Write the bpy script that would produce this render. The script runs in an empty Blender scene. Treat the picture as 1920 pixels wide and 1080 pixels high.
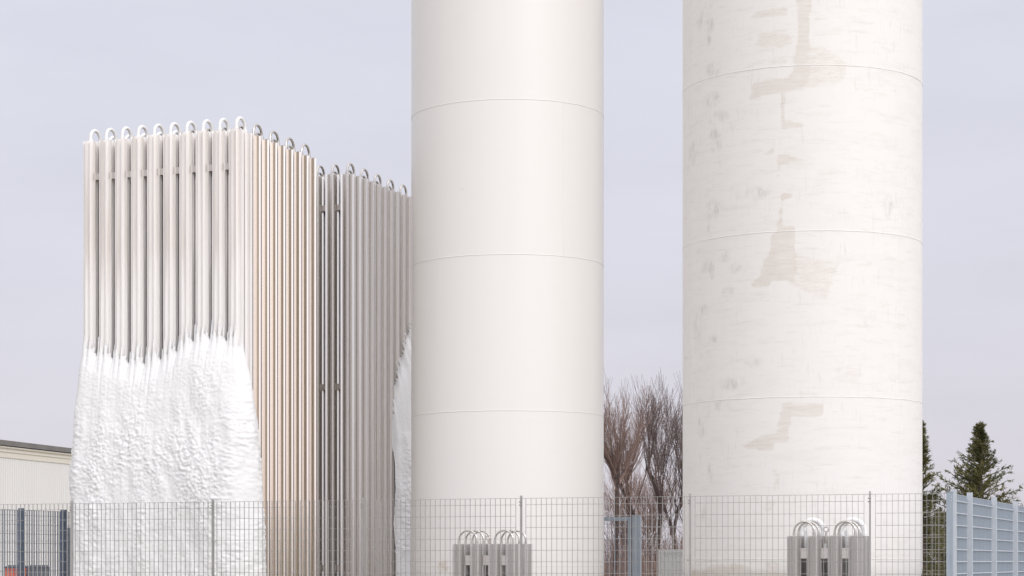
import bpy, bmesh, math, random
import numpy as np
from mathutils import Vector, Matrix, noise as mn

R = math.radians
SC = bpy.context.scene
COL = SC.collection
random.seed(7)
rng = np.random.default_rng(7)
EYE = 1.6

# ------------------------------------------------------------------ camera
cam_d = bpy.data.cameras.new("camera")
cam = bpy.data.objects.new("camera", cam_d)
COL.objects.link(cam)
cam.location = (0, 0, EYE)
cam.rotation_euler = (R(90), 0, 0)
cam_d.sensor_width = 36
cam_d.lens = 4050 / 1920 * 36
cam_d.shift_x = 160 / 1920
cam_d.shift_y = 512 / 1920
cam_d.clip_start = 0.5
cam_d.clip_end = 3000
SC.camera = cam

# ------------------------------------------------------------------ light
SUN_DIR = Vector((0.50, -0.87, 0.62)).normalized()      # towards the sun: hazy, right and behind the camera
SUN_EL = math.asin(SUN_DIR.z)
SUN_AZ = math.atan2(SUN_DIR.x, SUN_DIR.y)
w = bpy.data.worlds.new("World"); SC.world = w
w.use_nodes = True
nt = w.node_tree; nt.nodes.clear()
N = nt.nodes.new; LK = nt.links.new
out = N('ShaderNodeOutputWorld'); bg = N('ShaderNodeBackground')
bg.inputs['Strength'].default_value = 0.1
sky = N('ShaderNodeTexSky'); sky.sky_type = 'NISHITA'; sky.sun_disc = False
sky.sun_elevation = SUN_EL; sky.sun_rotation = SUN_AZ
tc = N('ShaderNodeTexCoord'); sep = N('ShaderNodeSeparateXYZ')
LK(tc.outputs['Generated'], sep.inputs[0])
ramp = N('ShaderNodeValToRGB')                          # high thin overcast: lavender low down, brighter overhead
e = ramp.color_ramp.elements
e[0].position = 0.0; e[0].color = (0.685, 0.65, 0.735, 1)
e[1].position = 1.0; e[1].color = (1.06, 1.02, 0.99, 1)
m_ = e.new(0.06); m_.color = (0.725, 0.695, 0.775, 1)
m_ = e.new(0.24); m_.color = (0.76, 0.765, 0.85, 1)
LK(sep.outputs['Z'], ramp.inputs[0])
mp = N('ShaderNodeMapping'); mp.inputs['Scale'].default_value = (2.2, 2.2, 9.0)
LK(tc.outputs['Generated'], mp.inputs[0])
nz = N('ShaderNodeTexNoise'); nz.inputs['Scale'].default_value = 2.4; nz.inputs['Detail'].default_value = 5
nz.inputs['Roughness'].default_value = 0.55
LK(mp.outputs[0], nz.inputs['Vector'])
mr = N('ShaderNodeMapRange'); mr.inputs[1].default_value = 0.3; mr.inputs[2].default_value = 0.7
mr.inputs[3].default_value = 9.6; mr.inputs[4].default_value = 10.4
LK(nz.outputs[0], mr.inputs[0])
vm = N('ShaderNodeVectorMath'); vm.operation = 'SCALE'
LK(ramp.outputs[0], vm.inputs[0])
dt = N('ShaderNodeVectorMath'); dt.operation = 'DOT_PRODUCT'; dt.inputs[1].default_value = SUN_DIR[:]      # haze glows on the sun's side of the sky
LK(tc.outputs['Generated'], dt.inputs[0])
gl = N('ShaderNodeMapRange'); gl.interpolation_type = 'SMOOTHSTEP'; gl.inputs[1].default_value = 0.15; gl.inputs[2].default_value = 0.95
gl.inputs[3].default_value = 1.0; gl.inputs[4].default_value = 1.8
LK(dt.outputs['Value'], gl.inputs[0])
mm = N('ShaderNodeMath'); mm.operation = 'MULTIPLY'; LK(mr.outputs[0], mm.inputs[0]); LK(gl.outputs[0], mm.inputs[1])
LK(mm.outputs[0], vm.inputs['Scale'])
mixc = N('ShaderNodeMixRGB'); mixc.inputs[0].default_value = 0.9
LK(sky.outputs[0], mixc.inputs[1]); LK(vm.outputs[0], mixc.inputs[2])
LK(mixc.outputs[0], bg.inputs['Color']); LK(bg.outputs[0], out.inputs[0])

sun_d = bpy.data.lights.new("sun", 'SUN'); sun = bpy.data.objects.new("sun", sun_d); COL.objects.link(sun)
sun_d.energy = 0.9; sun_d.angle = R(24); sun_d.color = (1.0, 0.965, 0.93)
sun.rotation_euler = SUN_DIR.to_track_quat('Z', 'Y').to_euler()
sun.location = (20, -20, 30)
SC.view_settings.view_transform = 'Standard'; SC.view_settings.look = 'None'
SC.view_settings.exposure = 0.0; SC.view_settings.gamma = 1.0
SC.view_settings.use_curve_mapping = False

# ------------------------------------------------------------------ materials
def mat(name, col, rough=0.6, metal=0.0, noise=None, bump=None, streak=None, spec=0.5):
    """noise=(scale, amount, colour2), streak=(xy scale, z scale, amount, colour2), bump=(scale, strength, dist)"""
    m = bpy.data.materials.new(name); m.use_nodes = True
    t = m.node_tree; b = t.nodes['Principled BSDF']
    b.inputs['Roughness'].default_value = rough; b.inputs['Metallic'].default_value = metal
    b.inputs['Specular IOR Level'].default_value = spec
    b.inputs['Base Color'].default_value = (*col, 1)
    g = t.nodes.new('ShaderNodeTexCoord'); src = None
    def layer(prev, fac_sock, c2, amt):
        mx = t.nodes.new('ShaderNodeMixRGB')
        r_ = t.nodes.new('ShaderNodeMapRange'); r_.inputs[1].default_value = 0.38; r_.inputs[2].default_value = 0.66
        r_.inputs[3].default_value = 0; r_.inputs[4].default_value = amt
        t.links.new(fac_sock, r_.inputs[0]); t.links.new(r_.outputs[0], mx.inputs[0])
        if prev is None: mx.inputs[1].default_value = (*col, 1)
        else: t.links.new(prev, mx.inputs[1])
        mx.inputs[2].default_value = (*c2, 1)
        return mx.outputs[0]
    if noise:
        n = t.nodes.new('ShaderNodeTexNoise'); n.inputs['Scale'].default_value = noise[0]; n.inputs['Detail'].default_value = 6
        t.links.new(g.outputs['Object'], n.inputs['Vector'])
        src = layer(src, n.outputs[0], noise[2], noise[1])
    if streak:
        mp = t.nodes.new('ShaderNodeMapping'); mp.inputs['Scale'].default_value = (streak[0], streak[0], streak[1])
        oi = t.nodes.new('ShaderNodeObjectInfo')
        ad = t.nodes.new('ShaderNodeVectorMath'); ad.operation = 'ADD'
        cb = t.nodes.new('ShaderNodeVectorMath'); cb.operation = 'SCALE'; cb.inputs['Scale'].default_value = 7.0
        t.links.new(oi.outputs['Location'], cb.inputs[0])
        t.links.new(g.outputs['Object'], ad.inputs[0]); t.links.new(cb.outputs[0], ad.inputs[1])
        t.links.new(ad.outputs[0], mp.inputs[0])
        n = t.nodes.new('ShaderNodeTexNoise'); n.inputs['Scale'].default_value = 1.0; n.inputs['Detail'].default_value = 5
        t.links.new(mp.outputs[0], n.inputs['Vector'])
        src = layer(src, n.outputs[0], streak[3], streak[2])
    if src is not None: t.links.new(src, b.inputs['Base Color'])
    if bump:
        n = t.nodes.new('ShaderNodeTexNoise'); n.inputs['Scale'].default_value = bump[0]; n.inputs['Detail'].default_value = 8
        n.inputs['Roughness'].default_value = 0.6
        t.links.new(g.outputs['Object'], n.inputs['Vector'])
        bp = t.nodes.new('ShaderNodeBump'); bp.inputs['Strength'].default_value = bump[1]; bp.inputs['Distance'].default_value = bump[2]
        t.links.new(n.outputs[0], bp.inputs['Height']); t.links.new(bp.outputs[0], b.inputs['Normal'])
    return m

M = {}
M['alu'] = mat('aluminium_fin', (0.87, 0.805, 0.725), 0.17, 1.0, streak=(10, 0.2, 0.4, (0.78, 0.71, 0.63)))
M['alu_grey'] = mat('grey_aluminium_fin', (0.80, 0.775, 0.745), 0.26, 0.92, streak=(16, 0.35, 0.5, (0.72, 0.675, 0.635)))
M['alu_small'] = mat('grey_unit_fin', (0.74, 0.725, 0.71), 0.3, 0.85, streak=(16, 0.35, 0.4, (0.62, 0.60, 0.585)))
M['frost'] = mat('frosted_fin', (0.92, 0.90, 0.885), 0.5, 0.0, streak=(12, 0.5, 0.6, (0.68, 0.61, 0.57)))
# the frost cover on the metal: solid near the ice, thin streaks above
_t = M['frost'].node_tree; _b = _t.nodes['Principled BSDF']
_tc = _t.nodes.new('ShaderNodeTexCoord'); _sp = _t.nodes.new('ShaderNodeSeparateXYZ'); _t.links.new(_tc.outputs['Object'], _sp.inputs[0])
_oi = _t.nodes.new('ShaderNodeObjectInfo'); _ad = _t.nodes.new('ShaderNodeVectorMath'); _ad.operation = 'MULTIPLY_ADD'
_t.links.new(_oi.outputs['Location'], _ad.inputs[0]); _ad.inputs[1].default_value = (7, 7, 7); _t.links.new(_tc.outputs['Object'], _ad.inputs[2])
_mp = _t.nodes.new('ShaderNodeMapping'); _mp.inputs['Scale'].default_value = (18, 18, 0.45); _t.links.new(_ad.outputs[0], _mp.inputs[0])
_nz = _t.nodes.new('ShaderNodeTexNoise'); _nz.inputs['Scale'].default_value = 1.0; _nz.inputs['Detail'].default_value = 5; _t.links.new(_mp.outputs[0], _nz.inputs['Vector'])
_mr = _t.nodes.new('ShaderNodeMapRange'); _mr.inputs[1].default_value = 4.2; _mr.inputs[2].default_value = 5.8; _mr.inputs[3].default_value = 0.6; _mr.inputs[4].default_value = 0.04
_t.links.new(_sp.outputs['Z'], _mr.inputs[0])
_su = _t.nodes.new('ShaderNodeMath'); _su.operation = 'ADD'; _t.links.new(_nz.outputs[0], _su.inputs[0]); _t.links.new(_mr.outputs[0], _su.inputs[1])
_fr = _t.nodes.new('ShaderNodeMapRange'); _fr.inputs[1].default_value = 0.36; _fr.inputs[2].default_value = 0.72; _fr.inputs[3].default_value = 0.30; _fr.inputs[4].default_value = 1.0
_t.links.new(_su.outputs[0], _fr.inputs[0])
_mx = _t.nodes.new('ShaderNodeMixRGB'); _mx.inputs[1].default_value = (0.84, 0.79, 0.75, 1); _mx.inputs[2].default_value = (0.90, 0.885, 0.875, 1)
_t.links.new(_fr.outputs[0], _mx.inputs[0]); _t.links.new(_mx.outputs[0], _b.inputs['Base Color'])
for _nm, _a, _c in (('Metallic', 0.97, 0.0), ('Roughness', 0.22, 0.7)):
    _q = _t.nodes.new('ShaderNodeMapRange'); _q.inputs[3].default_value = _a; _q.inputs[4].default_value = _c
    _t.links.new(_fr.outputs[0], _q.inputs[0]); _t.links.new(_q.outputs[0], _b.inputs[_nm])
M['frost_white'] = mat('white_frost', (0.9, 0.9, 0.9), 0.8, 0.0, bump=(60, 0.3, 0.01))
M['ice'] = mat('ice', (0.90, 0.90, 0.905), 0.8, 0.0, bump=(34, 0.35, 0.02), noise=(3, 0.35, (0.86, 0.865, 0.875)), spec=0.25)
M['ice'].node_tree.nodes['Principled BSDF'].inputs['Subsurface Weight'].default_value = 0.0
M['steel_bend'] = mat('stainless_bend', (0.72, 0.69, 0.66), 0.22, 0.9)
M['bracket'] = mat('bracket', (0.62, 0.57, 0.54), 0.5, 0.3)
M['galv'] = mat('galvanised_bar', (0.44, 0.43, 0.425), 0.5, 0.3, noise=(9, 0.5, (0.35, 0.35, 0.35)))
M['galv_blue'] = mat('sky_tinted_galvanised', (0.36, 0.42, 0.49), 0.5, 0.2, noise=(14, 0.6, (0.30, 0.37, 0.45)), streak=(22, 1.2, 0.5, (0.45, 0.50, 0.55)))  # galvanised steel with the blue of the skylight put into its colour
M['galv_pale'] = mat('pale_galvanised_post', (0.57, 0.61, 0.66), 0.5, 0.2, noise=(14, 0.5, (0.49, 0.54, 0.60)))  # paler copy of the steel; skylight caught on the rods is in the colour
M['galv_shaded'] = mat('shaded_galvanised_bar', (0.16, 0.20, 0.27), 0.55, 0.2, noise=(9, 0.5, (0.11, 0.15, 0.20)))  # same steel darkened and blued in colour for the bars standing in shade
M['concrete'] = mat('concrete', (0.42, 0.40, 0.37), 0.85, noise=(1.7, 0.6, (0.34, 0.32, 0.29)), bump=(40, 0.4, 0.01))
M['ground'] = mat('gravel_ground', (0.40, 0.36, 0.315), 0.95, noise=(0.35, 0.8, (0.22, 0.24, 0.15)), bump=(25, 0.6, 0.03))
M['wall'] = mat('shed_wall', (0.74, 0.73, 0.71), 0.6, streak=(0.6, 0.15, 0.35, (0.68, 0.67, 0.64)))
M['trim'] = mat('shed_trim', (0.74, 0.70, 0.61), 0.6)
M['roof'] = mat('shed_roof', (0.17, 0.16, 0.155), 0.8, noise=(2, 0.6, (0.23, 0.22, 0.21)))
M['orange'] = mat('orange_plastic', (0.72, 0.13, 0.055), 0.45)
M['dark_plastic'] = mat('dark_plastic', (0.045, 0.045, 0.05), 0.5)
M['grey_plastic'] = mat('grey_plastic', (0.16, 0.165, 0.175), 0.5)
M['rubber'] = mat('rubber', (0.02, 0.02, 0.02), 0.8)
M['bark'] = mat('dark_bark', (0.085, 0.06, 0.055), 0.9, noise=(6, 0.6, (0.045, 0.035, 0.035)))
M['twig'] = mat('red_brown_twig', (0.25, 0.17, 0.145), 0.85)
M['twig_dark'] = mat('dark_twig', (0.15, 0.108, 0.10), 0.85)
M['cedar'] = mat('cedar_needles', (0.075, 0.08, 0.03), 0.8, noise=(2.6, 0.9, (0.22, 0.20, 0.075)))
M['hedge'] = mat('dry_undergrowth', (0.13, 0.095, 0.06), 0.9, noise=(1.2, 0.8, (0.10, 0.11, 0.035)))
M['sign'] = mat('sign_back', (0.78, 0.785, 0.79), 0.55, noise=(3, 0.4, (0.72, 0.73, 0.74)))
M['sign_text'] = mat('sign_lettering', (0.56, 0.57, 0.58), 0.6)

# tank paint: the colour layers follow the two stain channels stored on the shell
def tank_paint(name, base, marks):
    m = bpy.data.materials.new(name); m.use_nodes = True
    t = m.node_tree; b = t.nodes['Principled BSDF']; n_ = t.nodes.new; lk = t.links.new
    b.inputs['Roughness'].default_value = 0.33 if not marks else 0.5
    b.inputs['Specular IOR Level'].default_value = 0.45
    g = n_('ShaderNodeTexCoord')
    def tex(scale3, detail=6, sc=1.0, rough=0.6):
        mp = n_('ShaderNodeMapping'); mp.inputs['Scale'].default_value = scale3
        lk(g.outputs['Object'], mp.inputs[0])
        x = n_('ShaderNodeTexNoise'); x.inputs['Scale'].default_value = sc; x.inputs['Detail'].default_value = detail
        x.inputs['Roughness'].default_value = rough
        lk(mp.outputs[0], x.inputs['Vector']); return x.outputs[0]
    def rng_(s, a, b_, c, d):
        r_ = n_('ShaderNodeMapRange'); r_.inputs[1].default_value = a; r_.inputs[2].default_value = b_
        r_.inputs[3].default_value = c; r_.inputs[4].default_value = d
        lk(s, r_.inputs[0]); return r_.outputs[0]
    def mul(a, b_):
        x = n_('ShaderNodeMath'); x.operation = 'MULTIPLY'; lk(a, x.inputs[0]); lk(b_, x.inputs[1]); return x.outputs[0]
    def add(a, b_):
        x = n_('ShaderNodeMath'); x.operation = 'ADD'; lk(a, x.inputs[0]); lk(b_, x.inputs[1]); return x.outputs[0]
    def mix(prev, fac, c2):
        x = n_('ShaderNodeMixRGB'); lk(fac, x.inputs[0])
        if isinstance(prev, tuple): x.inputs[1].default_value = (*prev, 1)
        else: lk(prev, x.inputs[1])
        x.inputs[2].default_value = (*c2, 1); return x.outputs[0]
    c = mix(base, rng_(tex((5, 5, 0.25)), 0.4, 0.7, 0, 0.3), tuple(v * 0.965 for v in base))
    if not marks:
        c = mix(c, rng_(tex((1.1, 1.1, 1.1)), 0.62, 0.72, 0, 0.12), (0.78, 0.74, 0.68))
    at = n_('ShaderNodeAttribute'); at.attribute_name = 'stain'
    sp = n_('ShaderNodeSeparateColor'); lk(at.outputs['Color'], sp.inputs[0])
    edge = add(rng_(tex((4, 4, 22), 9, 1.0, 0.8), 0.25, 0.75, -0.42, 0.42), rng_(tex((30, 30, 30), 6), 0.25, 0.75, -0.10, 0.10))
    body = rng_(tex((3, 3, 22), 9, 1.5, 0.75), 0.34, 0.60, 0.35, 1.0)
    if marks:
        # broad brushed wear and pale touch-up strokes all over
        c = mix(c, rng_(tex((1.3, 1.3, 4.5), 9, 1.2, 0.75), 0.50, 0.62, 0, 0.28), (0.79, 0.765, 0.73))
        c = mix(c, rng_(tex((2.2, 2.2, 16), 9, 1.0, 0.8), 0.53, 0.66, 0, 0.55), (0.74, 0.705, 0.66))
        c = mix(c, mul(rng_(tex((26, 26, 3.5), 8, 1.0, 0.75), 0.56, 0.68, 0, 0.55), rng_(tex((0.9, 0.9, 0.9), 3), 0.44, 0.58, 0, 1)), (0.66, 0.62, 0.585))
        sc = mul(mul(rng_(tex((34, 34, 9), 9, 1, 0.85), 0.40, 0.66, 0.0, 1.0), rng_(tex((8, 8, 5), 5, 1, 0.6), 0.42, 0.62, 0.05, 0.85)), sp.outputs[1])
        c = mix(c, sc, (0.50, 0.46, 0.44))
    pr = mul(rng_(add(sp.outputs[0], edge), 0.38, 0.72, 0, 0.66), body)
    c = mix(c, pr, (0.69, 0.625, 0.55))
    c = mix(c, mul(sp.outputs[2], rng_(tex((16, 16, 10), 8), 0.42, 0.66, 0.05, 1.0)), (0.42, 0.27, 0.13))
    lk(c, b.inputs['Base Color'])
    hb = tex((1.2, 1.2, 1.6), 3)
    bp = n_('ShaderNodeBump'); bp.inputs['Strength'].default_value = 0.10 if not marks else 0.12; bp.inputs['Distance'].default_value = 0.02
    if marks: hb = add(hb, rng_(tex((9, 9, 30), 6), 0.2, 0.8, 0, 0.25))
    lk(hb, bp.inputs['Height']); lk(bp.outputs[0], b.inputs['Normal'])
    return m
M['tank_clean'] = tank_paint('cream_tank_paint', (0.865, 0.845, 0.82), False)
M['tank_worn'] = tank_paint('worn_tank_paint', (0.875, 0.858, 0.832), True)

# ------------------------------------------------------------------ helpers
def obj(name, me, parent=None, material=None, loc=None, rot=None):
    o = bpy.data.objects.new(name, me); COL.objects.link(o)
    if material is not None and me is not None and len(me.materials) == 0: me.materials.append(material)
    if parent: o.parent = parent
    if loc is not None: o.location = loc
    if rot is not None: o.rotation_euler = rot
    return o
def tag(o, label=None, cat=None, group=None, kind=None):
    if label: o['label'] = label
    if cat: o['category'] = cat
    if group: o['group'] = group
    if kind: o['kind'] = kind
    return o
def empty(name, loc, rz=0.0):
    o = bpy.data.objects.new(name, None); COL.objects.link(o)
    o.location = loc; o.rotation_euler = (0, 0, rz); o.empty_display_size = 0.3
    return o
class MB:
    """collects simple solids and builds one mesh"""
    def __init__(s): s.v = []; s.f = []; s.smooth = []
    def add(s, vs, fs, sm=False):
        o = len(s.v); s.v += [tuple(p) for p in vs]; s.f += [tuple(i + o for i in f) for f in fs]; s.smooth += [sm] * len(fs)
    def box(s, x0, x1, y0, y1, z0, z1):
        s.add([(x0,y0,z0),(x1,y0,z0),(x1,y1,z0),(x0,y1,z0),(x0,y0,z1),(x1,y0,z1),(x1,y1,z1),(x0,y1,z1)],
              [(0,3,2,1),(4,5,6,7),(0,1,5,4),(1,2,6,5),(2,3,7,6),(3,0,4,7)])
    def prism(s, pts, z0, z1, sm=False):
        n = len(pts)
        s.add([(x, y, z0) for x, y in pts] + [(x, y, z1) for x, y in pts],
              [(i, (i+1) % n, n + (i+1) % n, n + i) for i in range(n)], sm)
        s.add([(x, y, z0) for x, y in pts] + [(x, y, z1) for x, y in pts],
              [tuple(range(n))[::-1], tuple(range(n, 2*n))])
    def cyl(s, c, r, z0, z1, n=12, r2=None):
        r2 = r if r2 is None else r2
        vs = [(c[0]+r*math.cos(6.28318*i/n), c[1]+r*math.sin(6.28318*i/n), z0) for i in range(n)]
        vs += [(c[0]+r2*math.cos(6.28318*i/n), c[1]+r2*math.sin(6.28318*i/n), z1) for i in range(n)]
        s.add(vs, [(i, (i+1) % n, n+(i+1) % n, n+i) for i in range(n)], True)
        s.add(vs, [tuple(range(n))[::-1], tuple(range(n, 2*n))])
    def tube(s, pts, r, n=8, cap=True):
        pts = [Vector(p) for p in pts]; k = len(pts)
        rs = r if isinstance(r, (list, tuple)) else [r]*k
        vs = []; ref = None
        for i, p in enumerate(pts):
            d = (pts[min(i+1, k-1)] - pts[max(i-1, 0)]).normalized()
            if ref is None:
                ref = Vector((1,0,0)) if abs(d.x) < 0.8 else Vector((0,1,0))
            u = (ref - d*ref.dot(d)).normalized(); v = d.cross(u); ref = u
            for j in range(n):
                a = 6.28318*j/n
                vs.append(p + u*(rs[i]*math.cos(a)) + v*(rs[i]*math.sin(a)))
        fs = [(i*n+j, i*n+(j+1) % n, (i+1)*n+(j+1) % n, (i+1)*n+j) for i in range(k-1) for j in range(n)]
        s.add(vs, fs, True)
        if cap: s.add([vs[j] for j in range(n)] + [vs[(k-1)*n+j] for j in range(n)], [tuple(range(n))[::-1], tuple(range(n, 2*n))])
    def mesh(s, name):
        me = bpy.data.meshes.new(name); me.from_pydata(s.v, [], s.f); me.update()
        me.polygons.foreach_set('use_smooth', s.smooth); return me
    def build(s, name, m, parent=None, **k): return obj(name, s.mesh(name), parent, m, **k)

# compound axes: s runs along the front fence, t runs back from it
OX, OY = -4.5, 27.35
AX, AY = 0.9241, -0.3822
RZ = math.atan2(AY, AX)
def P(s_, t_, z=0.0): return Vector((OX + AX*s_ - AY*t_, OY + AY*s_ + AX*t_, z))
def local_pt(x, y, z=0.0): return Vector((x, y, z))

# ------------------------------------------------------------------ ground
g = MB(); g.add([(-900,-200,0),(900,-200,0),(900,1500,0),(-900,1500,0)], [(0,1,2,3)])
tag(g.build('ground', M['ground']), kind='structure')
g = MB(); g.box(-2.4, 12.5, 0.2, 8.5, 0, 0.08)
tag(g.build('concrete_pad', M['concrete'], loc=(OX, OY, 0), rot=(0, 0, RZ)), kind='structure')

# ------------------------------------------------------------------ storage tanks
def in_poly(px, py, poly):
    c = np.zeros(px.shape, bool); n = len(poly)
    for i in range(n):
        x1, y1 = poly[i]; x2, y2 = poly[(i+1) % n]
        if y1 == y2: continue
        k = ((y1 > py) != (y2 > py)) & (px < (x2-x1)*(py-y1)/(y2-y1)+x1)
        c ^= k
    return c
def blur(a, n):
    for _ in range(n):
        a = (np.roll(a, 1, 0) + np.roll(a, -1, 0) + 2*a)/4
        b = a.copy(); b[:, 1:-1] = (a[:, :-2] + a[:, 2:] + 2*a[:, 1:-1])/4; a = b
    return a
def tank(name, cx, cy, r, seams, top, label, m, primer=(), scuff=(), rust=(), vseams=()):
    t = empty(name, (cx, cy, 0)); tag(t, label, 'storage tank', 'tall white gas storage tanks')
    NA = 384
    z0 = seams[0] - 0.10
    prof = []                                    # (radius, z) of the bottom dished head, the shell, then the top head
    hd = r*0.46
    for k in range(14):
        a = (k/14)*math.pi/2; prof.append((r*math.sin(a)**0.62 if k else 0.001, z0 - hd*math.cos(a)))
    zs = list(np.arange(z0, 8.8, 0.022)) + list(np.arange(8.8, top, 0.4)) + [top]
    nb = len(prof); prof += [(r, z) for z in zs]; ns = len(zs)
    for k in range(1, 15):
        a = (k/14)*math.pi/2; prof.append((max(r*math.cos(a)**0.8, 0.001), top + hd*math.sin(a)))
    pr = np.array(prof); K = len(pr)
    phi = np.arange(NA)/NA*2*math.pi - math.pi
    X = pr[:, 0][None]*np.sin(phi)[:, None]; Y = -pr[:, 0][None]*np.cos(phi)[:, None]; Z = np.repeat(pr[:, 1][None], NA, 0)
    V = np.stack([X, Y, Z], -1).reshape(-1, 3)
    i = np.arange(NA)[:, None]; j = np.arange(K-1)[None]
    i2 = (i+1) % NA
    F = np.stack([i*K+j, i2*K+j, i2*K+j+1, i*K+j+1], -1).reshape(-1, 4)
    me = bpy.data.meshes.new('shell'); me.from_pydata(V.tolist(), [], F.tolist()); me.update()
    me.polygons.foreach_set('use_smooth', [True]*len(me.polygons))
    S = phi[:, None]*r + 0*Z; C = np.zeros((NA, K, 4)); C[..., 3] = 1
    for wgt, poly in primer:
        C[..., 0] = np.maximum(C[..., 0], wgt*in_poly(S, Z, poly))
    C[..., 0] = blur(C[..., 0], 1)
    for (a0, b0, a1, b1) in scuff:
        mx, mz, hx, hz = (a0+a1)/2, (b0+b1)/2, abs(a1-a0)/2+.03, abs(b1-b0)/2+.03
        C[..., 1] = np.maximum(C[..., 1], np.clip(1.25 - ((S-mx)/hx)**2 - ((Z-mz)/hz)**2, 0, 1))
    for (a0, b0, hx, hz, wgt) in rust:
        C[..., 2] = np.maximum(C[..., 2], wgt*np.clip(1.2 - ((S-a0)/hx)**2 - ((Z-b0)/hz)**2, 0, 1))
    at = me.color_attributes.new('stain', 'FLOAT_COLOR', 'POINT')
    at.data.foreach_set('color', C.reshape(-1))
    sh = obj('shell', me, t, m)
    for z in seams:
        bm = MB(); n = 192; rr = 0.0038; k = 6; vs = []
        for q in range(n):
            a = q/n*2*math.pi
            wob = 0.0012*math.sin(q*1.7)+0.001*math.sin(q*0.61)
            for u in range(k):
                b = u/k*2*math.pi
                rad = r + 0.001 + (rr)*math.cos(b)*0.8
                vs.append((rad*math.sin(a), -rad*math.cos(a), z + wob + rr*1.3*math.sin(b)))
        bm.add(vs, [(q*k+u, ((q+1) % n)*k+u, ((q+1) % n)*k+(u+1) % k, q*k+(u+1) % k) for q in range(n) for u in range(k)], True)
        bm.build('weld_seam', m, sh)
    for (sa, za, zb) in vseams:
        bm = MB(); a = sa/r
        bm.tube([(r*math.sin(a), -r*math.cos(a), za), (r*math.sin(a), -r*math.cos(a), zb)], 0.0035, 6)
        bm.build('weld_seam', m, sh)
    for q in range(4):
        a = math.pi/4 + q*math.pi/2 + 0.35
        bm = MB(); x, y = (r-0.16)*math.cos(a), (r-0.16)*math.sin(a)
        bm.box(x-0.09, x+0.09, y-0.09, y+0.09, 0.33, z0 - 0.02); bm.box(x-0.17, x+0.17, y-0.17, y+0.17, 0.3, 0.33)
        bm.build('leg', m, t)
    pl = MB(); pl.cyl((0, 0), r+0.25, 0.0805, 0.3, 48)
    po = pl.build('plinth', M['concrete'], loc=(cx, cy, 0)); 
    tag(po, f'round concrete plinth under the {label.split(" with")[0]}', 'plinth')
    return t
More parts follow.
